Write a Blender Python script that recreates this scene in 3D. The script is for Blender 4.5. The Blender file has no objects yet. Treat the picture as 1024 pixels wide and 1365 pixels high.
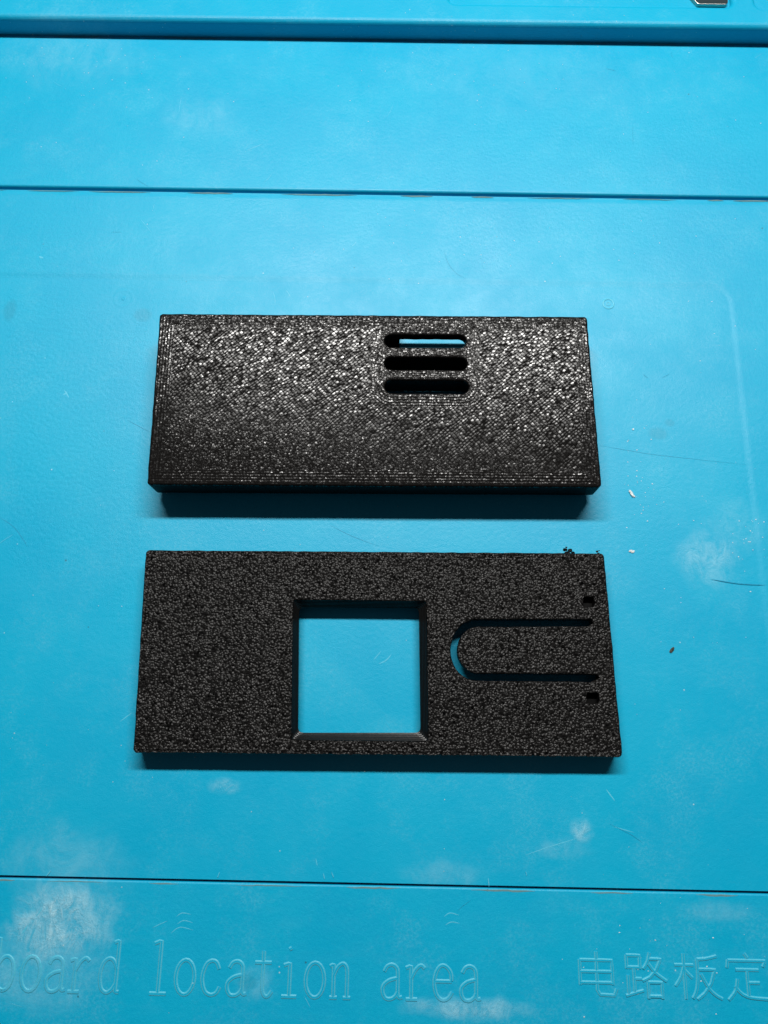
import bpy, bmesh, math, random
from mathutils import Vector, Matrix
from mathutils.geometry import tessellate_polygon
random.seed(7)
S = 0.001                      # everything below is written in millimetres
scene = bpy.context.scene
C = scene.collection

# ------------------------------------------------------------------ camera
F_PX, TILT, ROLL, CAM_H = 1000.0, 0.2634, -0.009, 108.914
cam_d = bpy.data.cameras.new('camera')
cam = bpy.data.objects.new('camera', cam_d); C.objects.link(cam)
CM = Matrix.Rotation(TILT, 3, 'X') @ Matrix.Rotation(ROLL, 3, 'Z')
cam.matrix_world = Matrix.Translation((0, 0, CAM_H*S)) @ CM.to_4x4()
cam_d.sensor_fit = 'VERTICAL'; cam_d.sensor_height = 36; cam_d.lens = 36*F_PX/1365
cam_d.clip_start = 0.005; cam_d.clip_end = 20
cam_d.dof.use_dof = True; cam_d.dof.focus_distance = 0.110; cam_d.dof.aperture_fstop = 60
scene.camera = cam

# ------------------------------------------------------------------ room light
w = bpy.data.worlds.new('World'); scene.world = w; w.use_nodes = True
bg = w.node_tree.nodes['Background']; bg.inputs[0].default_value = (0.80, 0.92, 1.0, 1); bg.inputs[1].default_value = 0.052

def area(name, loc, aim, sx, sy, watts, col):
    d = bpy.data.lights.new(name, 'AREA'); d.shape = 'RECTANGLE'; d.size = sx*S; d.size_y = sy*S
    d.energy = watts; d.color = col
    o = bpy.data.objects.new(name, d); C.objects.link(o)
    o.location = Vector(loc)*S
    o.rotation_euler = (Vector(aim)-Vector(loc)).to_track_quat('-Z', 'Y').to_euler()
    return o
# one long tube lamp over the far side of the bench
area('tube_lamp', (14, 182, 250), (8, -95, 0), 250, 20, 1.50, (1.0, 0.985, 0.95))

scene.view_settings.view_transform = 'Standard'; scene.view_settings.look = 'None'
scene.view_settings.exposure = 0; scene.view_settings.gamma = 1
scene.render.engine = 'CYCLES'
scene.render.resolution_x = 768; scene.render.resolution_y = 1024

# ------------------------------------------------------------------ helpers
def at(px, py, z=0.0):
    """millimetre position of a photograph pixel on the level z"""
    d = CM @ Vector(((px-512)/F_PX, -(py-682.5)/F_PX, -1.0))
    k = (z-CAM_H)/d.z
    return Vector((d.x*k, d.y*k, z))

class Frame:
    def __init__(s, x, y, ang): s.o = Vector((x, y)); s.a = ang
    def loc(s, p):
        v = Vector((p[0], p[1]))-s.o; c, n = math.cos(-s.a), math.sin(-s.a)
        return (v.x*c-v.y*n, v.x*n+v.y*c)
    def px(s, x, y, z=0.0): return s.loc(at(x, y, z))

def tag(o, label=None, cat=None, group=None, kind=None):
    if label: o['label'] = label
    if cat: o['category'] = cat
    if group: o['group'] = group
    if kind: o['kind'] = kind
    return o

def root(name, fr, label, cat, z=0.0, group=None):
    o = bpy.data.objects.new(name, None); C.objects.link(o); o.empty_display_size = 0.01
    o.location = (fr.o.x*S, fr.o.y*S, z*S); o.rotation_euler = (0, 0, fr.a)
    return tag(o, label, cat, group)

def link(name, bm, mats, parent=None):
    me = bpy.data.meshes.new(name)
    bmesh.ops.scale(bm, vec=(S, S, S), verts=bm.verts)
    bm.normal_update(); bm.to_mesh(me); bm.free()
    for m in (mats if isinstance(mats, (list, tuple)) else [mats]): me.materials.append(m)
    o = bpy.data.objects.new(name, me); C.objects.link(o)
    if parent: o.parent = parent
    return o

def signed(l): return 0.5*sum(l[i][0]*l[(i+1) % len(l)][1]-l[(i+1) % len(l)][0]*l[i][1] for i in range(len(l)))

def densify(l, step, jit=0.0, seed=0):
    """resample a closed outline and give it the slight waviness of a printed edge"""
    rnd = random.Random(seed); out = []
    n = len(l)
    for i in range(n):
        a, b = l[i], l[(i+1) % n]; d = math.dist(a, b); k = max(1, int(d/step))
        for j in range(k):
            t = j/k; out.append((a[0]+(b[0]-a[0])*t, a[1]+(b[1]-a[1])*t))
    if jit:
        m = len(out); v = [rnd.uniform(-1, 1) for _ in range(m)]
        v = [(v[i-1]+2*v[i]+v[(i+1) % m])/4*1.6 for i in range(m)]
        ns = normals(out); out = [(p[0]+q[0]*jit*e, p[1]+q[1]*jit*e) for p, q, e in zip(out, ns, v)]
    return out

def normals(l):
    """unit vectors to the right of travel (outward for a CCW loop)"""
    n = len(l); r = []
    for i in range(n):
        a, b = l[i-1], l[(i+1) % n]; dx, dy = b[0]-a[0], b[1]-a[1]; d = math.hypot(dx, dy) or 1
        r.append((dy/d, -dx/d))
    return r

def rounded(pts, r, seg=5):
    """polygon with rounded corners; r one radius or one per corner"""
    n = len(pts); out = []
    for i in range(n):
        p = Vector(pts[i]); a = Vector(pts[i-1]); b = Vector(pts[(i+1) % n])
        rr = r[i] if isinstance(r, (list, tuple)) else r
        u = (a-p).normalized(); v = (b-p).normalized()
        ang = u.angle(v); t = min(rr/math.tan(ang/2), (a-p).length*0.49, (b-p).length*0.49)
        p0 = p+u*t; p2 = p+v*t
        for k in range(seg+1):
            s = k/seg; q = p0*(1-s)**2+p*(2*s*(1-s))+p2*s*s
            out.append((q.x, q.y))
    return out

def inset(l, d):
    ns = normals(l); s = 1 if signed(l) > 0 else -1
    return [(p[0]-q[0]*d*s, p[1]-q[1]*d*s) for p, q in zip(l, ns)]

def plate(bm, outer, holes, z0, z1, bev=0.0, seg=3, mat=0, bottom=True, side_mat=None, bevw=None):
    """solid sheet with holes whose upper rim is rounded over"""
    loops = [outer if signed(outer) > 0 else outer[::-1]]
    loops += [h if signed(h) < 0 else h[::-1] for h in holes]
    side_mat = mat if side_mat is None else side_mat
    tops, bots = [], []
    for l in loops:
        ns = normals(l); rings = []
        prof = [(0, z0)]
        if bev > 0:
            for k in range(seg+1):
                a = k/seg*math.pi/2; u_ = k/seg; prof.append((bevw*u_, z1-bev+bev*u_*u_*(3-2*u_)) if bevw else (bev*(1-math.cos(a)), z1-bev+bev*math.sin(a)))
        else: prof.append((0, z1))
        for off, z in prof:
            rings.append([bm.verts.new((p[0]-q[0]*off, p[1]-q[1]*off, z)) for p, q in zip(l, ns)])
        m = len(l)
        for a, b in zip(rings, rings[1:]):
            for i in range(m):
                j = (i+1) % m
                f = bm.faces.new((a[i], a[j], b[j], b[i])); f.material_index = side_mat if len(prof) > 2 and a is rings[0] else mat
        tops.append(rings[-1]); bots.append(rings[0])
    for lp, up in ((tops, True), (bots, False)):
        if not up and not bottom: continue
        flat = [v for l in lp for v in l]
        for t in tessellate_polygon([[Vector((v.co.x, v.co.y, 0)) for v in l] for l in lp]):
            a, b, c = (flat[i] for i in t)
            cr = (b.co-a.co).cross(c.co-a.co).z
            if abs(cr) < 1e-12: continue
            if (cr > 0) != up: b, c = c, b
            try: f = bm.faces.new((a, b, c)); f.material_index = mat
            except ValueError: pass

# ------------------------------------------------------------------ node helper
class N:
    """small expression builder for shader nodes"""
    def __init__(s, nt): s.t = nt
    def node(s, kind, **kw):
        n = s.t.nodes.new(kind)
        for k, v in kw.items(): setattr(n, k, v)
        return n
    def put(s, sock, v):
        if isinstance(v, bpy.types.NodeSocket): s.t.links.new(v, sock)
        else: sock.default_value = v
    def m(s, op, a, b=None, c=None, clamp=False):
        n = s.node('ShaderNodeMath', operation=op); n.use_clamp = clamp
        for i, v in enumerate((a, b, c)):
            if v is not None: s.put(n.inputs[i], v)
        return n.outputs[0]
    def vm(s, op, a, b=None, out=0):
        n = s.node('ShaderNodeVectorMath', operation=op)
        s.put(n.inputs[0], a)
        if b is not None: s.put(n.inputs[1], b)
        return n.outputs[out]
    def step(s, v, a, b, c=0.0, d=1.0):
        n = s.node('ShaderNodeMapRange', interpolation_type='SMOOTHSTEP')
        for i, x in enumerate((v, a, b, c, d)): s.put(n.inputs[i], x)
        return n.outputs[0]
    def noise(s, vec, scale, detail=3, rough=0.55, dist=0.0, col=False):
        n = s.node('ShaderNodeTexNoise'); s.put(n.inputs['Vector'], vec)
        n.inputs['Scale'].default_value = scale; n.inputs['Detail'].default_value = detail
        n.inputs['Roughness'].default_value = rough; n.inputs['Distortion'].default_value = dist
        return n.outputs['Color' if col else 'Fac']
    def vor(s, vec, scale, feature='F1', out='Distance', rnd=1.0):
        n = s.node('ShaderNodeTexVoronoi', feature=feature); s.put(n.inputs['Vector'], vec)
        n.inputs['Scale'].default_value = scale; n.inputs['Randomness'].default_value = rnd
        return n.outputs[out]
    def mix(s, f, a, b):
        n = s.node('ShaderNodeMix', data_type='RGBA'); s.put(n.inputs[0], f)
        s.put(n.inputs[6], a); s.put(n.inputs[7], b)
        return n.outputs[2]

def material(name):
    m = bpy.data.materials.new(name); m.use_nodes = True
    nt = m.node_tree; b = nt.nodes['Principled BSDF']; n = N(nt)
    co = n.node('ShaderNodeTexCoord').outputs['Object']
    mm = n.vm('SCALE', co); mm.node.inputs['Scale'].default_value = 1/S
    return m, n, b, mm

def facets(n, P, scale, tilt, ecc=(1, 1, 1), rnd=1.0):
    """little flat grains, each leaning its own way; height in mm"""
    Q = n.vm('MULTIPLY', P, ecc)
    v = n.node('ShaderNodeTexVoronoi'); n.put(v.inputs['Vector'], Q); v.inputs['Scale'].default_value = scale; v.inputs['Randomness'].default_value = rnd
    lean = n.vm('MULTIPLY', n.vm('SUBTRACT', v.outputs['Color'], (0.5, 0.5, 0.5)), (2*tilt, 2*tilt, 0))
    sc_ = n.node('ShaderNodeSeparateColor'); n.put(sc_.inputs[0], v.outputs['Color'])
    k_ = n.m('ADD', 0.55, n.m('MULTIPLY', n.m('POWER', sc_.outputs[2], 5.0), 4.0))
    cmb = n.node('ShaderNodeCombineXYZ'); [n.put(cmb.inputs[i], k_) for i in range(3)]
    lean = n.vm('MULTIPLY', lean, cmb.outputs[0])
    hh = n.vm('DOT_PRODUCT', lean, n.vm('SUBTRACT', Q, v.outputs['Position']), out=1)
    return hh, v.outputs['Distance'], sc_.outputs[0]

def bump(n, b, h, dist_mm, strength=1.0):
    k = n.node('ShaderNodeBump'); k.inputs['Strength'].default_value = strength
    k.inputs['Distance'].default_value = dist_mm*S
    n.put(k.inputs['Height'], h); n.t.links.new(k.outputs[0], b.inputs['Normal'])

# ------------------------------------------------------------------ frames of the three main things
MATA = -0.0275
mf = Frame(0, 0, MATA)                      # soldering mat
HU, HL = 5.9, 3.35                           # heights of the two covers
uq = [at(212.8, 417.5, HU), at(782.8, 421.6, HU), at(802.7, 649.5, HU), at(195.6, 646.0, HU)]
lq = [at(194.2, 733, HL), at(805.5, 737.5, HL), at(830.5, 1010, HL), at(177.2, 1003.5, HL)]
def quad_frame(q):
    c = (q[0]+q[1]+q[2]+q[3])/4; d = (q[1]-q[0])+(q[2]-q[3])
    return Frame(c.x, c.y, math.atan2(d.y, d.x))
uf, lf = quad_frame(uq), quad_frame(lq)

# ------------------------------------------------------------------ printed black plastic
def black(name, kind, half=None, slots=None):
    m, n, b, P = material(name)
    b.inputs['Base Color'].default_value = (0.006, 0.0056, 0.0054, 1)
    b.inputs['Roughness'].default_value = 0.30
    wob = n.noise(P, 0.9, 2, col=True)
    Pd = n.vm('ADD', P, n.vm('MULTIPLY', n.vm('SUBTRACT', wob, (0.5, 0.5, 0.5)), (0.35, 0.35, 0.35)))
    sep = n.node('ShaderNodeSeparateXYZ'); n.put(sep.inputs[0], P); X, Y, Z = sep.outputs
    Pd = n.vm('ADD', P, n.vm('MULTIPLY', n.vm('SUBTRACT', wob, (0.5, 0.5, 0.5)), (0.22, 0.22, 0.22)))
    sd = n.node('ShaderNodeSeparateXYZ'); n.put(sd.inputs[0], Pd); XD, YD, _ = sd.outputs
    if kind == 'pebble':
        fh, fd, fr_ = facets(n, Pd, 3.3, 0.32)
        dome = n.m('MULTIPLY', n.m('MULTIPLY', fd, fd), -0.12)
        g = n.noise(P, 2.6, 2, 0.6)
        h = n.m('ADD', fh, n.m('ADD', dome, n.m('MULTIPLY', g, 0.10)))
        b.inputs['Roughness'].default_value = 0.38; b.inputs['Specular IOR Level'].default_value = 0.26
        # fused outlines right along the rim
        ed = n.m('MINIMUM', n.m('SUBTRACT', half[0], n.m('ABSOLUTE', X)), n.m('SUBTRACT', half[1], n.m('ABSOLUTE', Y)))
        ln = n.m('SINE', n.m('MULTIPLY', ed, 2*math.pi/0.45))
        em = n.step(ed, 0.5, 1.6, 0.35, 0.0)
        h = n.m('ADD', h, n.m('MULTIPLY', n.m('MULTIPLY', ln, em), 0.05))
        bump(n, b, h, 1.0)
    elif kind == 'raster':
        k = 2*math.pi/0.44
        dg = n.m('SINE', n.m('MULTIPLY', n.m('SUBTRACT', n.m('MULTIPLY', XD, 0.66), n.m('MULTIPLY', YD, 0.75)), k))
        ed = n.m('MINIMUM', n.m('SUBTRACT', half[0], n.m('ABSOLUTE', X)), n.m('SUBTRACT', half[1], n.m('ABSOLUTE', Y)))
        sl = None
        for cx, cy, a_, r_ in slots:
            dx = n.m('MAXIMUM', n.m('SUBTRACT', n.m('ABSOLUTE', n.m('SUBTRACT', X, cx)), a_), 0.0)
            dy = n.m('SUBTRACT', Y, cy)
            q = n.m('SUBTRACT', n.m('SQRT', n.m('ADD', n.m('MULTIPLY', dx, dx), n.m('MULTIPLY', dy, dy))), r_)
            sl = q if sl is None else n.m('MINIMUM', sl, q)
        d2 = n.m('MINIMUM', ed, sl)
        wd = n.m('MULTIPLY', n.m('SUBTRACT', n.noise(P, 2.5, 2), 0.5), 0.16)
        ring = n.m('SINE', n.m('MULTIPLY', n.m('ADD', d2, wd), k))
        em = n.step(d2, 2.1, 2.5, 1.0, 0.0)
        lines = n.m('ADD', n.m('MULTIPLY', ring, em), n.m('MULTIPLY', dg, n.m('SUBTRACT', 1.0, em)))
        # the raster is crisp toward the far right and melts into pebbles nearer the front
        cr0 = n.step(n.m('ADD', n.m('ADD', Y, n.m('MULTIPLY', X, 0.16)), n.m('MULTIPLY', n.noise(P, 0.12, 2), 8.0)), -15.0, 9.0, 0.0, 0.75)
        cr = n.m('MULTIPLY', cr0, n.step(n.noise(P, 2.2, 3), 0.3, 0.7, 0.45, 1.2))
        fh, fd, fr_ = facets(n, Pd, 3.3, 0.060)
        # beads laid in diagonal rows: along the row x 1.5, across it one bead per 0.47 mm
        cb = n.node('ShaderNodeCombineXYZ')
        n.put(cb.inputs[0], n.m('ADD', n.m('MULTIPLY', XD, 0.75), n.m('MULTIPLY', YD, 0.66)))
        n.put(cb.inputs[1], n.m('SUBTRACT', n.m('MULTIPLY', YD, 0.75), n.m('MULTIPLY', XD, 0.66)))
        rh, rd, rr_ = facets(n, cb.outputs[0], 1.0, 0.030, ecc=(1.9, 2.6, 1.0), rnd=0.36)
        beads = n.m('SUBTRACT', rh, n.m('MULTIPLY', n.m('MULTIPLY', rd, rd), 0.050))
        peb = n.m('SUBTRACT', fh, n.m('MULTIPLY', n.m('MULTIPLY', fd, fd), 0.035))
        peb = n.m('MULTIPLY', peb, n.m('SUBTRACT', 1.0, n.m('MULTIPLY', em, 0.5)))
        rz = n.m('MULTIPLY', n.step(cr0, 0.12, 0.6), n.m('SUBTRACT', 1.0, em))
        body = n.m('ADD', n.m('MULTIPLY', beads, rz), n.m('MULTIPLY', peb, n.m('SUBTRACT', 1.0, rz)))
        g = n.noise(P, 3.0, 2, 0.6)
        h = n.m('ADD', n.m('MULTIPLY', lines, n.m('ADD', n.m('MULTIPLY', cr, 0.0065), n.m('MULTIPLY', em, 0.0075))), n.m('ADD', body, n.m('MULTIPLY', g, 0.015)))
        bump(n, b, h, 0.58)
        b.inputs['Roughness'].default_value = 0.20
        # some beads fused glossy, others matt; specular cut in the seams imitates their occlusion
        def gloss(rand, d, lo, hi):
            return n.m('MULTIPLY', n.m('ADD', 0.075, n.m('MULTIPLY', n.m('POWER', rand, 3.0), 0.62)), n.step(d, lo, hi, 1.0, 0.12))
        gb = gloss(rr_, rd, 0.30, 0.56); gp = gloss(fr_, fd, 0.30, 0.60)
        n.put(b.inputs['Specular IOR Level'], n.m('ADD', n.m('MULTIPLY', gb, rz), n.m('MULTIPLY', gp, n.m('SUBTRACT', 1.0, rz))))
    else:                                  # layer lines on the flanks
        ly = n.m('SINE', n.m('MULTIPLY', Z, 2*math.pi/0.24))
        h = n.m('ADD', ly, n.m('MULTIPLY', n.noise(P, 3.0, 2), 0.7))
        bump(n, b, h, 0.012)
        b.inputs['Roughness'].default_value = 0.42; b.inputs['Specular IOR Level'].default_value = 0.06
        b.inputs['Base Color'].default_value = (0.004, 0.004, 0.004, 1)
    return m

def slot_data(x0, y0, x1, y1):
    a = uf.px(x0, (y0+y1)/2, HU); c = uf.px(x1, (y0+y1)/2, HU)
    t = uf.px((x0+x1)/2, y0, HU); bt = uf.px((x0+x1)/2, y1, HU)
    r = abs(t[1]-bt[1])/2; cx = (a[0]+c[0])/2; hl = (c[0]-a[0])/2
    return (cx, (t[1]+bt[1])/2, hl-r, r)
SL = [slot_data(513, 446.4, 621.4, 462.3), slot_data(513, 476.2, 622.6, 492.4), slot_data(513.3, 506.8, 624.9, 523.8)]
def halfs(fr, q):
    l = [fr.loc(p) for p in q]
    return (sum(abs(p[0]) for p in l)/4, sum(abs(p[1]) for p in l)/4)
M_U = black('black_print_raster', 'raster', halfs(uf, uq), SL)
M_L = black('black_print_pebbled', 'pebble', halfs(lf, lq))
M_S = black('black_print_flank', 'side')
M_Z = black('black_print_bezel', 'side'); zb_ = M_Z.node_tree.nodes['Principled BSDF']; zb_.inputs['Specular IOR Level'].default_value = 0.24; zb_.inputs['Roughness'].default_value = 0.28

# ------------------------------------------------------------------ blue silicone
STAINS = [  # photo x, y, radius x, radius y, strength, blotch scale
    (82, 1232, 78, 66, 1.0, 0.75), (75, 1215, 42, 32, 1.0, 1.5), (40, 1290, 120, 60, 0.30, 0.4), (90, 1150, 95, 55, 0.22, 0.35), (945, 745, 46, 40, 0.42, 1.0),
    (985, 700, 45, 42, 0.16, 0.8), (776, 1108, 17, 20, 0.60, 1.1), (745, 1130, 45, 16, 0.22, 0.8), (625, 1343, 92, 17, 0.62, 0.9), (338, 1310, 32, 26, 0.26, 0.8),
    (100, 75, 110, 45, 0.16, 0.6), (265, 155, 60, 30, 0.18, 0.6), (700, 100, 190, 60, 0.10, 0.4), (590, 1165, 60, 22, 0.2, 0.6),
    (950, 1215, 60, 16, 0.20, 0.6), (300, 1048, 26, 12, 0.4, 1.0)]
SPECKS = [(1005, 725, 60, 50), (850, 640, 40, 60), (880, 1280, 70, 60), (110, 95, 150, 60), (650, 90, 250, 60), (640, 310, 260, 50), (920, 860, 110, 40),
          (70, 1230, 80, 50), (370, 860, 60, 60), (60, 960, 80, 60), (950, 1120, 60, 40)]
def silicone(name, wear=True, shade=(0.0, 0.335, 0.548), rough=0.42):
    m, n, b, P = material(name)
    nz = n.noise(P, 0.045, 4, 0.6)
    col = n.mix(n.step(nz, 0.3, 0.7), (shade[0], shade[1]*0.96, shade[2]*0.98, 1), (shade[0], shade[1]*1.05, shade[2]*1.02, 1))
    gr = n.noise(P, 7.0, 3, 0.7)
    col = n.mix(n.step(gr, 0.38, 0.72, 0.0, 0.55), col, (0.004, 0.41, 0.585, 1))
    h = n.m('ADD', n.m('MULTIPLY', gr, 0.5), n.m('MULTIPLY', n.noise(P, 1.6, 3), 0.6))
    rg = n.m('ADD', n.m('MULTIPLY', n.noise(P, 0.10, 6, 0.75), 0.44), rough-0.22)
    if wear:
        smear = n.noise(n.vm('MULTIPLY', P, (0.06, 0.22, 1.0)), 1.0, 5, 0.7)
        col = n.mix(n.step(smear, 0.52, 0.78, 0.0, 0.08), col, (0.10, 0.46, 0.62, 1))
        frost = n.m('MULTIPLY', n.step(n.noise(P, 0.07, 7, 0.75), 0.46, 0.66), n.step(n.noise(P, 2.6, 4, 0.7), 0.42, 0.66, 0.15, 1.0))
        col = n.mix(n.m('MULTIPLY', frost, 0.18), col, (0.22, 0.55, 0.68, 1))
        total = None
        warp = n.vm('MULTIPLY', n.vm('SUBTRACT', n.noise(P, 0.22, 3, col=True), (0.5, 0.5, 0.5)), (1.1, 1.1, 0))
        for (x, y, rx, ry, st, sc) in STAINS:
            z = 3.4 if y < 20 else 0
            c = mf.px(x, y, z); e = mf.px(x+rx, y, z); u = mf.px(x, y-ry, z)
            ax, ay = abs(e[0]-c[0]), abs(u[1]-c[1])
            q = n.vm('MULTIPLY', n.vm('SUBTRACT', P, (c[0], c[1], 0)), (1/ax, 1/ay, 0))
            d = n.vm('LENGTH', n.vm('ADD', q, warp), out=1)
            f = n.m('MULTIPLY', n.step(d, 0.25, 1.15, 1.0, 0.0), n.m('MULTIPLY', n.step(n.noise(n.vm('MULTIPLY', P, (1.0, 0.6, 1.0)), sc*0.55, 8, 0.78, 0.6), 0.30, 0.68, 0.0, 1.0), st))
            total = f if total is None else n.m('MAXIMUM', total, f)
        col = n.mix(total, col, (0.32, 0.60, 0.72, 1))
        gl = n.noise(P, 1.7, 4, 0.7)
        h = n.m('ADD', h, n.m('MULTIPLY', n.m('MULTIPLY', total, gl), 3.0))
        rg = n.m('SUBTRACT', rg, n.m('MULTIPLY', total, 0.16))
        # damp-looking darker spots
        for (x, y, rx, ry) in ((877, 577, 13, 9), (893, 563, 7, 5), (190, 420, 12, 9), (14, 415, 10, 14), (330, 1310, 14, 12)):
            c = mf.px(x, y); e = mf.px(x+rx, y); u = mf.px(x, y-ry)
            q = n.vm('MULTIPLY', n.vm('SUBTRACT', P, (c[0], c[1], 0)), (1/abs(e[0]-c[0]), 1/abs(u[1]-c[1]), 0))
            col = n.mix(n.step(n.vm('LENGTH', n.vm('ADD', q, warp), out=1), 0.6, 1.2, 0.22, 0.0), col, (0.02, 0.18, 0.26, 1))
        # tiny flakes: sparse everywhere, dense in a few drifts
        dens = None
        for (x, y, rx, ry) in SPECKS:
            c = mf.px(x, y); e = mf.px(x+rx, y); u = mf.px(x, y-ry)
            q = n.vm('MULTIPLY', n.vm('SUBTRACT', P, (c[0], c[1], 0)), (1/abs(e[0]-c[0]), 1/abs(u[1]-c[1]), 0))
            f = n.step(n.vm('LENGTH', q, out=1), 0.1, 1.2, 1.0, 0.0)
            dens = f if dens is None else n.m('MAXIMUM', dens, f)
        vo = n.node('ShaderNodeTexVoronoi'); n.put(vo.inputs['Vector'], P); vo.inputs['Scale'].default_value = 1.45
        rnd = n.node('ShaderNodeSeparateColor'); n.put(rnd.inputs[0], vo.outputs['Color'])
        rad = n.m('MULTIPLY', n.m('MULTIPLY', rnd.outputs[0], rnd.outputs[0]), 0.17)
        keep = n.m('GREATER_THAN', n.m('ADD', rnd.outputs[1], n.m('MULTIPLY', dens, 0.42)), 0.95)
        dot = n.m('MULTIPLY', n.m('LESS_THAN', vo.outputs['Distance'], rad), keep)
        col = n.mix(n.m('MULTIPLY', dot, 0.5), col, (0.55, 0.74, 0.80, 1))
        h = n.m('ADD', h, n.m('MULTIPLY', dot, 1.2))
        rg = n.m('SUBTRACT', rg, n.m('MULTIPLY', dot, 0.12))
        # few dark specks of dirt
        vd = n.node('ShaderNodeTexVoronoi'); n.put(vd.inputs['Vector'], P); vd.inputs['Scale'].default_value = 0.21
        r2 = n.node('ShaderNodeSeparateColor'); n.put(r2.inputs[0], vd.outputs['Color'])
        dk = n.m('LESS_THAN', n.m('ADD', vd.outputs['Distance'], n.m('MULTIPLY', n.noise(P, 4.0, 2), 0.05)), n.m('MULTIPLY', r2.outputs[0], 0.062))
        col = n.mix(n.m('MULTIPLY', dk, 0.7), col, (0.02, 0.10, 0.13, 1))
    n.put(b.inputs['Base Color'], col); n.put(b.inputs['Roughness'], rg)
    b.inputs['IOR'].default_value = 1.40
    bump(n, b, h, 0.052)
    return m
M_B = silicone('blue_silicone')
M_W = silicone('blue_silicone_scuffed', wear=False, shade=(0.085, 0.43, 0.57), rough=0.40)
M_D = silicone('blue_silicone_scratch', wear=False, shade=(0.0, 0.20, 0.36), rough=0.5)
M_P = silicone('blue_silicone_pale_scratch', wear=False, shade=(0.10, 0.47, 0.65), rough=0.35)

def plain(name, col, rough, metal=0.0, bm_=0.02, sc=4.0):
    m, n, b, P = material(name)
    g = n.noise(P, sc, 3)
    c2 = tuple(c*0.7 for c in col)
    n.put(b.inputs['Base Color'], n.mix(g, (*col, 1), (*c2, 1)))
    b.inputs['Roughness'].default_value = rough; b.inputs['Metallic'].default_value = metal
    bump(n, b, g, bm_); return m
M_T = plain('bench_laminate', (0.30, 0.29, 0.27), 0.5, sc=0.4)
M_DIRT = plain('beige_dust', (0.12, 0.27, 0.30), 0.8, sc=2.0)
M_STEEL = plain('brushed_steel', (0.55, 0.50, 0.44), 0.30, 1.0)
M_DARK = plain('dark_enamel', (0.02, 0.035, 0.04), 0.35)
M_FLAKE = plain('clear_white_flake', (0.75, 0.82, 0.82), 0.25, bm_=0.2, sc=3.0)
M_CRUMB = plain('black_crumb', (0.03, 0.035, 0.025), 0.5, bm_=0.1)

# ------------------------------------------------------------------ the setting
bm = bmesh.new()
plate(bm, [(-600, -400), (600, -400), (600, 500), (-600, 500)], [], -24.0, -4.0, 0.5)
tag(link('tabletop', bm, M_T), kind='structure')

# ------------------------------------------------------------------ the mat
mat = root('soldering_mat', mf, 'bright blue silicone soldering mat with grooves, flux stains and embossed lettering under both black covers', 'mat', z=0)
XL, XR = -210.0, 190.0
yg1 = mf.px(0, 250.5)[1]; yg2 = mf.px(0, 1168.3)[1]
yr = mf.px(0, 46.5)[1]                                  # foot of the raised tray bank
ZP = 0.08                                               # the work area is a touch lower than what frames it
bm = bmesh.new(); plate(bm, [(XL, -110), (XR, -110), (XR, 205), (XL, 205)], [], -4.0, -1.3, 0.0); link('mat_base', bm, M_B, mat)
def strip(y0, y1, z, holes=(), bev=0.22, outline_=None, bevw=None):
    bm = bmesh.new()
    o = densify([(XL, y0), (XR, y0), (XR, y1), (XL, y1)], 6.0, 0.0) if outline_ is None else outline_
    plate(bm, o, list(holes), -1.3, z, bev, 4, bevw=bevw)
    return link('mat_panel', bm, M_B, mat)
rx = mf.px(1003, 700)[0]; rt = mf.px(300, 374.5)[1]
yb = yg2+0.17
RC = rounded([(-75.0, yb), (rx, yb), (rx, rt), (-75.0, rt)], [0.05, 0.05, 3.0, 3.0], 8)
strip(-110, yg2-0.17, ZP)
strip(0, 0, ZP, bev=0.076, bevw=1.1, outline_=densify(rounded([(XL, yb), (-75, yb), (-75, rt), (rx, rt), (rx, yb), (XR, yb), (XR, yg1-0.34), (XL, yg1-0.34)], [.05, .05, 3.0, 3.0, .05, .05, .05, .05], 8), 6.0))
bm = bmesh.new(); plate(bm, RC, [], -1.3, 0.0, 0.0); link('work_area', bm, M_B, mat)
strip(yg1+0.32, yr+1.0, ZP, bev=0.45)
# raised bank with the parts trays
ZR = 3.7
def trp(x, y): return mf.px(x, y, ZR)
t1 = trp(976, 7.5); t1l = trp(600, 3.5); t2 = trp(1009, 9.5)
bank = densify([(XL, yr), (XR, yr), (XR, 205), (XL, 205)], 6.0)
h1 = rounded([(t1l[0], t1[1]), (t1[0], t1[1]), (t1[0], 175), (t1l[0], 175)], 1.3, 6)
h2 = rounded([(t2[0], t2[1]-0.2), (XR-12, t2[1]-0.2), (XR-12, 175), (t2[0], 175)], 1.8, 6)
h0 = rounded([(XL+12, t1[1]+7), (t1l[0]-4, t1[1]+7), (t1l[0]-4, 175), (XL+12, 175)], 1.8, 6)
bm = bmesh.new(); plate(bm, bank, [h0, h1, h2], ZP-0.1, ZR, 0.9, 6, bottom=False); link('raised_bank', bm, M_B, mat)
bm = bmesh.new()
for i, (x0, x1, zf) in enumerate(((XL+12, t1l[0]-4, 1.6), (t1l[0], t1[0], 2.9), (t2[0], XR-12, 1.6))):
    plate(bm, [(x0-0.5, t1[1]-0.5), (x1+0.5, t1[1]-0.5), (x1+0.5, 175.5), (x0-0.5, 175.5)], [], ZP+0.05, zf, 0.0, bottom=False)
link('tray_floor', bm, M_B, mat)
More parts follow.
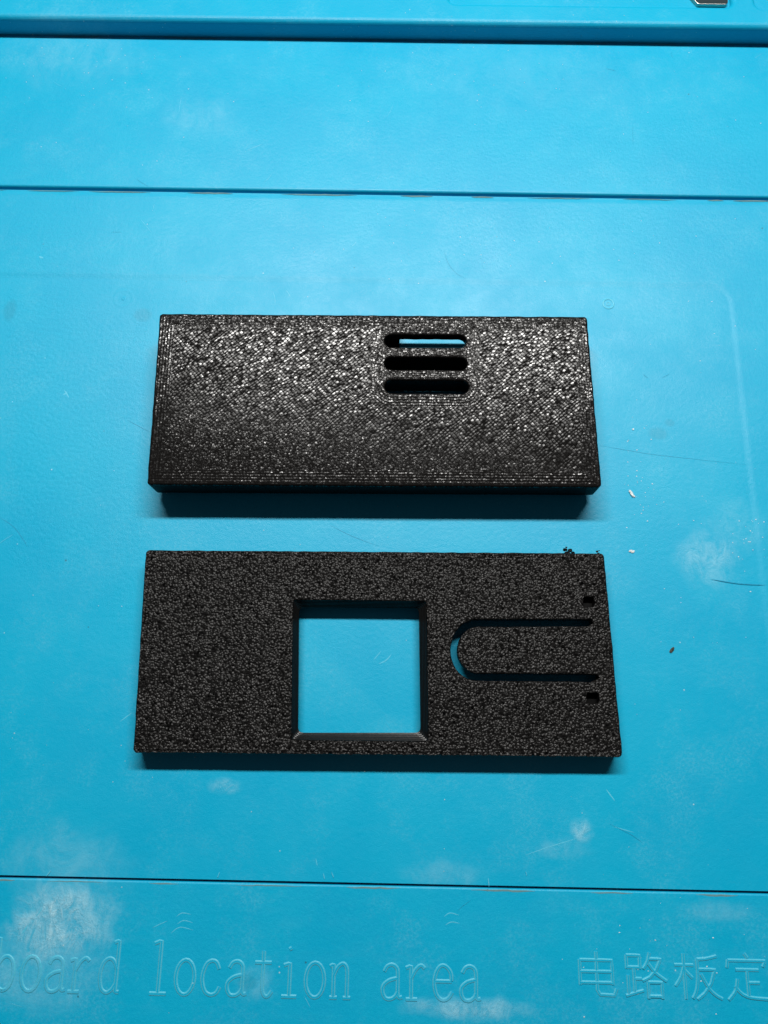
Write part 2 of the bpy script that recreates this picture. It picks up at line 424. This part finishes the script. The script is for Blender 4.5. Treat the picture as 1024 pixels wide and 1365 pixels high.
# dust packed into the foot of the bank and grooves
def ribbon(bm, pts, wd, z, mat_i=0, ht=0.0):
    """thin raised line that tapers at both ends, pts in mat millimetres"""
    n = len(pts); top = []
    for i, p in enumerate(pts):
        a, b = pts[max(0, i-1)], pts[min(n-1, i+1)]; d = math.hypot(b[0]-a[0], b[1]-a[1]) or 1
        nx, ny = -(b[1]-a[1])/d, (b[0]-a[0])/d
        t = i/(n-1); w_ = wd*min(1, 0.15+3*min(t, 1-t))/2
        top.append((bm.verts.new((p[0]+nx*w_, p[1]+ny*w_, z)), bm.verts.new((p[0], p[1], z+ht)), bm.verts.new((p[0]-nx*w_, p[1]-ny*w_, z))))
    for a, b in zip(top, top[1:]):
        for k in (0, 1):
            f = bm.faces.new((a[k+1], b[k+1], b[k], a[k])); f.material_index = mat_i
def wander(x0, x1, y, amp, step, rnd):
    out = []; x = x0
    while x < x1: out.append((x, y+rnd.uniform(-amp, amp))); x += step*rnd.uniform(0.6, 1.4)
    return out
rnd = random.Random(3)
bm = bmesh.new()
for y, z0 in ((yr-0.28, ZP+0.004), (yg1-0.50, ZP+0.004), (yg2-0.42, ZP+0.004)):
    x = -75
    while x < 75:
        L_ = rnd.uniform(3, 14)
        ribbon(bm, wander(x, x+L_, y, 0.05, 0.8, rnd), rnd.uniform(0.10, 0.28), z0, ht=0.012)
        x += L_+rnd.uniform(0.5, 9)
tag(link('groove_dust', bm, M_DIRT, mat), kind='stuff')
# scratches, in photo pixels
def spline(pts, k=8):
    out = []; n = len(pts)
    for i in range(n-1):
        p0, p1, p2, p3 = pts[max(0, i-1)], pts[i], pts[i+1], pts[min(n-1, i+2)]
        for j in range(k):
            t = j/k
            out.append(tuple(0.5*((2*p1[a])+(-p0[a]+p2[a])*t+(2*p0[a]-5*p1[a]+4*p2[a]-p3[a])*t*t+(-p0[a]+3*p1[a]-3*p2[a]+p3[a])*t**3) for a in (0, 1)))
    out.append(tuple(pts[-1])); return out
def zat(x, y):
    if y < 370 or y > 1160 or x > 1003: return ZP
    return 0.0
SCR = [([(592, 333), (597, 350), (608, 364), (622, 372)], .09, 'd'), ([(800, 594), (835, 600), (880, 607), (1000, 620)], .10, 'd'),
       ([(440, 700), (470, 715), (505, 728)], .10, 'd'), ([(948, 772), (985, 778), (1024, 780)], .14, 'd'),
       ([(160, 962), (176, 950)], .12, 'p'), ([(170, 560), (200, 576)], .12, 'd'), ([(812, 1098), (840, 1112), (856, 1123)], .12, 'd'), ([(818, 1102), (846, 1110)], .10, 'p'),
       ([(808, 1052), (820, 1068)], .16, 'p'), ([(700, 1140), (735, 1128), (768, 1118)], .10, 'p'), ([(235, 1222), (243, 1217), (255, 1219)], .10, 'p'), ([(236, 1232), (245, 1227), (257, 1230)], .10, 'p'),
       ([(228, 1244), (240, 1236), (258, 1240)], .10, 'p'), ([(592, 1222), (600, 1217), (612, 1220)], .12, 'p'), ([(594, 1233), (602, 1229), (613, 1231)], .12, 'p'), ([(421, 1144), (423, 1154)], .12, 'p'),
       ([(431, 1164), (433, 1172)], .12, 'p'), ([(442, 1162), (445, 1170)], .12, 'p'), ([(62, 1168), (68, 1160)], .14, 'p'), ([(28, 1247), (38, 1232)], .14, 'p'), ([(48, 1222), (57, 1210)], .12, 'p'),
       ([(0, 690), (20, 704), (38, 730)], .08, 'd'), ([(505, 885), (515, 880), (522, 872)], .16, 'p'), ([(498, 880), (508, 868)], .12, 'p'), ([(290, 1170), (293, 1162)], .12, 'p'), ([(651, 1170), (652, 1182)], .12, 'p'),
       ([(330, 200), (350, 192)], .1, 'p'), ([(86, 520), (92, 530)], .2, 'p'), ([(84, 526), (90, 524)], .2, 'p'), ([(52, 342), (58, 344)], .3, 'p')]
for q in range(30):                                   # short random hairlines
    x, y = rnd.uniform(0, 1024), rnd.choice((rnd.uniform(60, 240), rnd.uniform(260, 400), rnd.uniform(1030, 1340), rnd.uniform(430, 1000)))
    a = rnd.uniform(0, math.pi); L_ = rnd.uniform(5, 26)
    SCR.append(([(x, y), (x+L_*.5*math.cos(a)+rnd.uniform(-2, 2), y+L_*.5*math.sin(a)), (x+L_*math.cos(a), y+L_*math.sin(a))], rnd.uniform(.04, .09), rnd.choice('dpp')))
bm = bmesh.new()
for i, (pts, wd, c) in enumerate(SCR):
    z = max(zat(*p) for p in pts)
    p2 = [mf.px(x, y, z) for x, y in pts]
    ribbon(bm, spline(p2, 5), wd, z+0.004+0.0004*i, 1 if c == 'p' else 0, ht=0.006)
tag(link('scratch', bm, [M_D, M_P], mat), kind='stuff')
# round ejector-pin mark pressed in the silicone
def ring_ridge(bm, cx, cy, r, wd, ht, z, seg=40, mi=0):
    prof = [(-wd/2, 0), (-wd/4, ht*0.8), (0, ht), (wd/4, ht*0.8), (wd/2, 0)]
    R_ = [[bm.verts.new((cx+(r+o)*math.cos(2*math.pi*i/seg), cy+(r+o)*math.sin(2*math.pi*i/seg), z+h)) for o, h in prof] for i in range(seg)]
    for i in range(seg):
        a, b = R_[i], R_[(i+1) % seg]
        for k in range(4):
            f = bm.faces.new((a[k], a[k+1], b[k+1], b[k])); f.material_index = mi; f.smooth = True
bm = bmesh.new(); c = mf.px(811, 405); ring_ridge(bm, c[0], c[1], 0.85, 0.32, 0.10, 0.0)
ring_ridge(bm, c[0], c[1], 0.30, 0.22, 0.07, 0.0)
link('mould_mark', bm, M_P, mat)
bm = bmesh.new(); c = mf.px(165, 398); ring_ridge(bm, c[0], c[1], 1.5, 0.7, 0.010, 0.0); ring_ridge(bm, c[0], c[1], 0.2, 0.3, 0.05, 0.0)
link('mould_mark', bm, M_B, mat)

# ---- embossed lettering
def ell(cx, cy, rx_, ry_, n=20): return [(cx+rx_*math.cos(2*math.pi*i/n+1.3), cy+ry_*math.sin(2*math.pi*i/n+1.3)) for i in range(n+1)]
GL = {
 'o': [(ell(0, 23, 12.5, 23.5), 1)],
 'a': [([(-9, 37), (-5, 44), (2, 46), (8, 41), (9, 30), (9, 8), (11, 2), (15, 3)], 1), ([(9, 28), (-2, 25), (-10, 18), (-11, 9), (-7, 1), (0, 0), (6, 4), (9, 10)], 1)],
 'b': [([(-16, 68), (-11, 71), (-11, 2)], 0), ([(-11, 32), (-5, 43), (2, 46), (9, 39), (12, 23), (8, 6), (1, 0), (-6, 3), (-11, 12)], 1)],
 'r': [([(-13, 42), (-6, 45), (-6, 1)], 0), ([(-13, 0), (2, 0)], 0), ([(-6, 28), (0, 40), (7, 46), (12, 42)], 1)],
 'd': [([(4, 68), (10, 71), (10, 1), (15, 1)], 0), ([(10, 32), (5, 43), (-2, 46), (-9, 39), (-12, 23), (-9, 6), (-2, 0), (5, 4), (10, 13)], 1)],
 'l': [([(-9, 68), (0, 72), (0, 1)], 0), ([(-11, 0), (11, 0)], 0)],
 'c': [([(10, 35), (6, 44), (-1, 46), (-8, 40), (-12, 23), (-8, 6), (0, 0), (8, 3), (12, 11)], 1)],
 't': [([(0, 61), (0, 30), (0, 10), (3, 1), (8, 0), (13, 7)], 1), ([(-11, 45), (11, 45)], 0)],
 'i': [([(-8, 42), (0, 45), (0, 1)], 0), ([(-10, 0), (10, 0)], 0), ([(-1.5, 64), (1.5, 66)], 0)],
 'n': [([(-14, 42), (-9, 45), (-9, 1)], 0), ([(-14, 0), (-4, 0)], 0), ([(-9, 30), (-4, 41), (3, 46), (8, 41), (9, 30), (9, 1)], 1), ([(4, 0), (14, 0)], 0)],
 'e': [([(-12, 25), (11, 25)], 0), ([(11, 26), (10, 37), (4, 45), (-3, 46), (-9, 38), (-12, 23), (-9, 7), (-1, 0), (7, 3), (12, 11)], 1)],
 '\u7535': [([(.5, 1), (.5, .5), (.5, .16), (.56, .06), (.9, .05), (.96, .2)], 0), ([(.1, .82), (.1, .27)], 0), ([(.1, .81), (.87, .81), (.87, .28)], 0), ([(.1, .56), (.87, .56)], 0), ([(.1, .32), (.87, .32)], 0)],
 '\u8def': [([(.05, .94), (.05, .64)], 0), ([(.05, .93), (.37, .93), (.37, .64)], 0), ([(.05, .67), (.37, .67)], 0), ([(.22, .67), (.22, .12)], 0), ([(.22, .42), (.4, .42)], 0), ([(.07, .5), (.07, .1)], 0), ([(0, .05), (.43, .17)], 0),
   ([(.62, 1), (.56, .8), (.45, .64)], 1), ([(.58, .86), (.88, .86), (.76, .62), (.6, .46), (.42, .38)], 0), ([(.58, .76), (.74, .56), (1, .38)], 1), ([(.55, .36), (.55, 0)], 0), ([(.55, .35), (.88, .35), (.88, 0)], 0), ([(.55, .05), (.88, .05)], 0)],
 '\u677f': [([(0, .74), (.42, .74)], 0), ([(.21, 1), (.21, 0)], 0), ([(.21, .72), (.13, .48), (0, .28)], 1), ([(.23, .62), (.38, .46)], 0), ([(.94, .95), (.72, .89), (.5, .87)], 1), ([(.5, .88), (.5, .5), (.45, .2), (.36, .02)], 1),
   ([(.52, .65), (.88, .65), (.78, .35), (.63, .14), (.46, 0)], 0), ([(.57, .55), (.72, .25), (.86, .1), (1, .02)], 1)],
 '\u5b9a': [([(.47, 1.02), (.54, .92)], 0), ([(.08, .88), (.05, .70)], 0), ([(.08, .86), (.94, .86), (.88, .73)], 0), ([(.24, .66), (.77, .66)], 0), ([(.5, .66), (.5, .08)], 0), ([(.5, .38), (.77, .38)], 0), ([(.27, .46), (.2, .2), (.03, 0)], 1), ([(.2, .3), (.34, .14), (.55, .06), (1, .03)], 1)]}
def stroke(bm, pts, wd, z, ht):
    """raised moulded stroke: sloped scuffed flanks (material 1) and a flat crown (material 0)"""
    prof = [(-1.05, 0), (-0.72, 0.8), (-0.42, 1.0), (0.42, 1.0), (0.72, 0.8), (1.05, 0)]
    n = len(pts); rows = []
    for i, p in enumerate(pts):
        closed = math.dist(pts[0], pts[-1]) < 1e-6
        a = pts[i-1] if i > 0 else (pts[-2] if closed else pts[0]); b = pts[i+1] if i < n-1 else (pts[1] if closed else pts[-1])
        d = math.hypot(b[0]-a[0], b[1]-a[1]) or 1; nx, ny = (b[1]-a[1])/d, -(b[0]-a[0])/d
        rows.append([bm.verts.new((p[0]+nx*o*wd/2, p[1]+ny*o*wd/2, z+h*ht)) for o, h in prof])
    for a, b in zip(rows, rows[1:]):
        for k in range(5):
            f = bm.faces.new((a[k], b[k], b[k+1], a[k+1])); f.material_index = 0 if k == 2 else 1; f.smooth = False
    for r, rev in ((rows[0], False), (rows[-1], True)):
        f = bm.faces.new(r if rev else r[::-1]); f.material_index = 1
pxmm = (mf.px(700, 1320)[0]-mf.px(300, 1320)[0])/400
pymm = (mf.px(500, 1300)[1]-mf.px(500, 1350)[1])/50
text_root = bpy.data.objects.new('embossed_text', None); C.objects.link(text_root); text_root.parent = mat; text_root.empty_display_size = 0.005
def corner_pts(pts, k=4):
    out = []
    for a, b in zip(pts, pts[1:]): out += [(a[0]+(b[0]-a[0])*j/k, a[1]+(b[1]-a[1])*j/k) for j in range(k)]
    return out+[pts[-1]]
def letter(ch, px_, base, sx=1.0, sy=1.0, wpx=5.2):
    o = mf.px(px_, base, ZP); bm = bmesh.new()
    for i, (pts, smooth) in enumerate(GL[ch]):
        q = [(o[0]+p[0]*sx*pxmm, o[1]+p[1]*sy*pymm) for p in pts]
        q = spline(q, 4) if smooth and len(q) < 15 else (q if smooth else corner_pts(q))
        stroke(bm, q, wpx*pxmm, ZP, 0.085+0.006*i)
    link('letter', bm, [M_B, M_W], text_root)
for ch, x in zip('board', (3, 38, 71, 103, 143)): letter(ch, x, 1320.8+0.0225*(x-37))
for ch, x in zip('location', (210, 245, 280, 313, 349, 385, 419, 453)): letter(ch, x, 1320.8+0.0225*(x-37))
for ch, x in zip('area', (521, 554, 591, 626)): letter(ch, x, 1320.8+0.0225*(x-37))
for ch, x, wd in (('\u7535', 769, 56), ('\u8def', 835, 55), ('\u677f', 902, 61), ('\u5b9a', 970, 58)):
    letter(ch, x, 1329+0.02*(x-769), wd, 62, wpx=4.6)

# ------------------------------------------------------------------ covers
def outline(fr, q, r=0.6):
    l = [fr.loc(p) for p in q]; l = [l[3], l[2], l[1], l[0]]     # CCW
    return rounded(l, r, 6)
def cshape(out, th, x0, x1):
    """wall ring with an opening in its far side between x0 and x1 (local mm)"""
    inn = inset(out, th)
    yt = max(p[1] for p in out)
    o = [p for p in out]; k = max(range(len(o)), key=lambda i: (o[i][1] > yt-1.2)*(1000+o[i][0]))
    return inn
def local_quad(fr, q, d):
    l = [Vector(fr.loc(p)) for p in q]                           # TL TR BR BL
    s = [Vector((d, -d)), Vector((-d, -d)), Vector((-d, d)), Vector((d, d))]
    return [a+b for a, b in zip(l, s)]
def walls(bm, fr, q, ins, th, z0, z1, gap=None, r=0.6):
    """perimeter wall; gap = (x0, x1) opening in the far wall"""
    o = local_quad(fr, q, ins); i = local_quad(fr, q, ins+th)
    TL, TR, BR, BL = o; tl, tr, br, bl = i
    if gap is None:
        out = rounded([BL, BR, TR, TL], r, 6); inn = rounded([bl, br, tr, tl], max(0.2, r-th), 3)
        plate(bm, densify(out, 0.6, 0.02, 5), [inn], z0, z1, 0.0); return
    x0, x1 = gap
    f = lambda a, b, x: (a+(b-a)*((x-a.x)/(b.x-a.x)))
    poly = [f(TL, TR, x0), TL, BL, BR, TR, f(TL, TR, x1), f(tl, tr, x1), tr, br, bl, tl, f(tl, tr, x0)]
    plate(bm, densify(rounded([tuple(p) for p in poly], [0.05, r, r, r, r, .05, .05, .2, .2, .2, .2, .05], 4), 0.6, 0.02, 5), [], z0, z1, 0.0)

def capsule(cx, cy, hl, r, n=9):
    out = [(cx+hl+r*math.cos(a), cy+r*math.sin(a)) for a in [(-math.pi/2+math.pi*i/n) for i in range(n+1)]]
    out += [(cx-hl+r*math.cos(a), cy+r*math.sin(a)) for a in [(math.pi/2+math.pi*i/n) for i in range(n+1)]]
    return out

# ---- upper cover with the three vents
up = root('vented_cover', uf, 'black 3D-printed cover with three vent slots, lying on the blue mat', 'case cover')
TP = 1.5
ou = densify(outline(uf, uq), 0.45, 0.035, 1)
bm = bmesh.new()
plate(bm, ou, [densify(capsule(*s), 0.4, 0.03, i) for i, s in enumerate(SL)], HU-TP, HU, 0.32, 4, mat=0, side_mat=1)
link('faceplate', bm, [M_U, M_S], up)
nx0 = uf.px(533, 447, HU-TP)[0]; nx1 = uf.px(690, 447, HU-TP)[0]
bm = bmesh.new(); walls(bm, uf, uq, 0.02, 1.4, 1.8, HU-TP, gap=(nx0, nx1)); link('side_wall', bm, M_S, up)
bm = bmesh.new(); walls(bm, uf, uq, 0.75, 0.8, 0.0, 1.8, gap=(nx0, nx1)); link('snap_lip', bm, M_S, up)
tl = local_quad(uf, uq, 1.5)
bm = bmesh.new(); ytop = SL[0][1]+SL[0][3]+0.1; plate(bm, [(nx0-9, ytop), (nx0, ytop), (nx0, tl[0].y), (nx0-9, tl[0].y)], [], 0.0, HU-TP, 0.0); link('inner_boss', bm, M_S, up)

bm = bmesh.new(); plate(bm, [(nx0-.01, tl[0].y-0.1), (nx1+.01, tl[0].y-0.1), (nx1+.01, tl[0].y+1.3), (nx0-.01, tl[0].y+1.3)], [], 3.0, HU-TP, 0.0); link('light_stop_bar', bm, M_S, up)  # unseen bar added to limit how far light reaches in through the opening
for i in (0, 1):  # unseen baffles added to stop light passing from one vent to the next
    ym = (SL[i][1]-SL[i][3]+SL[i+1][1]+SL[i+1][3])/2; bm = bmesh.new()
    plate(bm, [(SL[i][0]-9, ym-0.45), (SL[i][0]+9, ym-0.45), (SL[i][0]+9, ym+0.45), (SL[i][0]-9, ym+0.45)], [], (0.25, 0.95)[i], HU-TP, 0.0); link('light_baffle', bm, M_S, up)

TP = 1.2
# ---- lower cover with window and spring tongue
lo = root('window_cover', lf, 'black 3D-printed cover with square window and U-shaped slot on the blue mat', 'case cover')
ol = densify(outline(lf, lq), 0.45, 0.035, 2)
W0 = [(391.2, 799.8), (568.5, 801.8), (571.0, 988.2), (388.8, 986)]       # chamfer, top edge
W1 = [(398.6, 809.4), (558.6, 810.2), (560.8, 976.8), (397.2, 976.8)]     # clear opening
ZW = HL-1.25
def wloop(k):           # k 0..1 from face to opening
    z = HL+(ZW-HL)*k
    a = [Vector(lf.px(*p, HL)) for p in W0]; b = [Vector(lf.px(*p, ZW)) for p in W1]
    return [tuple(u.lerp(v, k)) for u, v in zip(a, b)]
def rl(k): return rounded([wloop(k)[i] for i in (3, 2, 1, 0)], 0.55+0.2*k, 4)
def U_slot():
    pts = []
    E1 = (636, 866.6, 35.2, 40.8); E2 = (637, 866.6, 27, 31.4)
    pts += [(789, 825.8)]
    for i in range(21):
        a = math.pi/2+math.pi*i/20; pts.append((E1[0]+E1[2]*math.cos(a), E1[1]-E1[3]*math.sin(a)))
    pts += [(700, 908.0), (776, 908.6), (788, 909.5), (799, 904.0), (796, 899.5), (776, 898.8), (700, 898.4)]
    for i in range(21):
        a = 1.5*math.pi-math.pi*i/20; pts.append((E2[0]+E2[2]*math.cos(a), E2[1]-E2[3]*math.sin(a)))
    pts += [(700, 835.3), (784, 834.6), (791, 831)]
    return [lf.px(x, y, HL) for x, y in pts]
US = densify(U_slot(), 0.5, 0.02, 9)
def sq(x, y, w_, h_): return rounded([lf.px(*p, HL) for p in ((x-w_, y+h_), (x+w_, y+h_), (x+w_, y-h_), (x-w_, y-h_))], 0.3, 3)
holes = [rl(0), US, sq(785.2, 802.3, 7.2, 6.6), sq(790.6, 930.8, 8.0, 7.0)]
bm = bmesh.new()
plate(bm, ol, [holes[0]], HL-TP, HL, 0.0) if False else None
plate(bm, ol, holes, HL-TP, HL, 0.22, 3, side_mat=1)
# cut the tongue free as its own mesh at its hinge line
hx = lf.px(787, 866, HL)[0]
y_hi = lf.px(700, 830, HL)[1]; y_lo = lf.px(700, 903, HL)[1]; x_l = lf.px(605, 866, HL)[0]
bm2 = bmesh.new()
fp = link('faceplate', bm, [M_L, M_S], lo)
src = bmesh.new(); src.from_mesh(fp.data); bmesh.ops.scale(src, vec=(1/S,)*3, verts=src.verts)
geom = src.verts[:]+src.edges[:]+src.faces[:]
bmesh.ops.bisect_plane(src, geom=geom, plane_co=(hx, 0, 0), plane_no=(1, 0, 0), dist=1e-5)
def in_tongue(f):
    c = f.calc_center_median()
    if c.x > hx or c.x < x_l: return False
    if not (y_lo < c.y < y_hi): return False
    E = [Vector(lf.px(637, 866.6, HL)), Vector(lf.px(606, 866.6, HL)), Vector(lf.px(637, 830.5, HL))]
    if c.x < E[0].x:
        a = E[0].x-E[1].x; b_ = E[2].y-E[0].y
        return ((c.x-E[0].x)/a)**2+((c.y-E[0].y)/b_)**2 < 1
    return True
tongue_faces = [f for f in src.faces if in_tongue(f)]
dup = src.copy(); dup.faces.ensure_lookup_table(); idx = {f.index for f in tongue_faces}
src.faces.index_update()
idx = {f.index for f in src.faces if in_tongue(f)}
dup.free(); dup = src.copy(); dup.faces.ensure_lookup_table(); src.faces.ensure_lookup_table()
bmesh.ops.delete(dup, geom=[f for f in dup.faces if f.index not in idx], context='FACES')
bmesh.ops.delete(src, geom=[f for f in src.faces if f.index in idx], context='FACES')
link('spring_tongue', dup, [M_L, M_S], lo)
bmesh.ops.scale(src, vec=(S,)*3, verts=src.verts); src.to_mesh(fp.data); src.free()
# stepped chamfer of printed layers round the window
bm = bmesh.new(); NS = 5
prev = None; steps = []
for k in range(NS):
    zt = HL-0.02-(HL-ZW)*k/NS; zb = HL-0.02-(HL-ZW)*(k+1)/NS
    steps.append((rl(k/NS), zt)); steps.append((rl((k+0.30)/NS), zb+0.055)); steps.append((rl((k+0.95)/NS), zb))
steps.append((rl(1.0), ZW)); steps.append((rl(1.0), 1.5)); steps.append((rl(0.2), 1.5))
rows = [[bm.verts.new((x, y, z)) for x, y in densify(l, 50)] for l, z in steps]
for a, b in zip(rows, rows[1:]):
    m_ = len(a)
    for i in range(m_): bm.faces.new((a[i], b[i], b[(i+1) % m_], a[(i+1) % m_]))
link('window_bezel', bm, M_Z, lo)
bm = bmesh.new(); walls(bm, lf, lq, 0.02, 1.8, 0.0, HL-TP); link('side_wall', bm, M_S, lo)
for (x, y) in ((785, 802), (790.5, 930)):  # blocks added beneath the square holes so they stay dark
    c = lf.px(x, y, HL); bm = bmesh.new()
    plate(bm, [(c[0]-1.4, c[1]-1.5), (c[0]+1.4, c[1]-1.5), (c[0]+1.4, c[1]+1.5), (c[0]-1.4, c[1]+1.5)], [], 0.3, HL-TP-0.002, 0.0)
    link('dark_hole_block', bm, M_S, lo)
# stray burrs of plastic on the far edge
def blob(bm, c, r, sc=(1, 1, 1), seed=0, sub=2, amp=0.3):
    rr = random.Random(seed)
    g = bmesh.ops.create_icosphere(bm, subdivisions=sub, radius=r)
    for v in g['verts']:
        k = 1+rr.uniform(-amp, amp); v.co = Vector((v.co.x*sc[0]*k+c[0], v.co.y*sc[1]*k+c[1], v.co.z*sc[2]*k+c[2]))
for j, pts in enumerate(([(757, 738, 1.0), (753.5, 732.5, .75), (760, 733.5, .8), (764, 737, .6), (755, 729.5, .35)], [(798, 738, .5), (796.5, 735, .45), (799, 733.8, .22)])):
    bm = bmesh.new()
    for i, (x, y, s) in enumerate(pts):
        c = lf.px(x, y, HL-0.5); blob(bm, (c[0], c[1], HL-0.65+0.03*i), 0.48*s, (0.9, .72, .55), i+10*j, 2, .22)
    link('burr', bm, M_S, lo)

# ------------------------------------------------------------------ loose bits on the mat
def bit(name, x, y, r, sc, m, label, cat, seed, rot=0.0, parts=1, z=0.0):
    p = at(x, y, z); fr = Frame(p.x, p.y, rot); bm = bmesh.new()
    for i in range(parts):
        rr = random.Random(seed*7+i)
        blob(bm, (i*r*1.1-(parts-1)*r*.55, rr.uniform(-.5, .5)*r, r*sc[2]*.8), r*rr.uniform(.6, 1), sc, seed+i, 2, .38)
    o = link(name, bm, m); o.location = (p.x*S, p.y*S, z*S); o.rotation_euler = (0, 0, rot)
    return tag(o, label, cat)
bit('crumb', 896, 866, .27, (1.3, .9, .45), M_CRUMB, 'tiny dark crumb on bare blue mat right of the windowed cover', 'crumb', 3, .5, 2)
bit('plastic_flake', 842.5, 659, .33, (1.3, .6, .4), M_FLAKE, 'curled clear white flake on the mat beside the lower right corner of the vented cover', 'flake', 5, -1.0, 3)
bit('plastic_flake', 842, 735, .26, (1.3, .7, .4), M_FLAKE, 'small pale flake on the mat just right of the windowed cover top corner', 'flake', 8, .4, 2)
bit('plastic_flake', 844, 573, .2, (1, .9, .4), M_FLAKE, 'round whitish flake on the mat beside the right edge of the vented cover', 'flake', 11, 0, 1)
bm = bmesh.new()
for i in range(170):
    k = random.choice(((1005, 725, 22, 25), (850, 640, 14, 40), (880, 1290, 60, 45), (905, 640, 90, 150), (520, 120, 450, 60), (110, 90, 70, 40)))
    x, y = random.gauss(k[0], k[2]), random.gauss(k[1], k[3])
    if y < 62 or 165 < x < 835 and 405 < y < 1020 or x > 1020 or 1165 < y < 1180 or 240 < y < 262: continue
    z = zat(x, y); p = at(x, y, z); r = random.uniform(.03, .09)
    blob(bm, (p.x, p.y, z+r*.2), r, (1.3, .9, .5), i, 1, .35)
tag(link('mat_dust', bm, M_FLAKE), 'scattered pale specks of dust on the blue mat', 'dust', kind='stuff')
# dark part in the far tray, mostly out of frame
ql = [(930, 6.0), (968, 6.5), (970, 4.0), (970, -60), (905, -60), (912, -14)]
p = at(950, -20, 2.95); dfr = Frame(p.x, p.y, 0)
dish = root('metal_part', dfr, 'dark metal part with pale worn edge in the tray at the top right', 'metal part', z=2.92)
dl = rounded([dfr.px(*a, 3.4) for a in ql], 0.35, 4)
bm = bmesh.new(); plate(bm, dl, [inset(dl[::-1], 0.12)[::-1]], 0.0, 0.62, 0.06, 2); link('rim', bm, M_STEEL, dish)
bm = bmesh.new(); plate(bm, inset(dl[::-1], 0.122), [], 0.0, 0.40, 0.0); link('core', bm, M_DARK, dish)
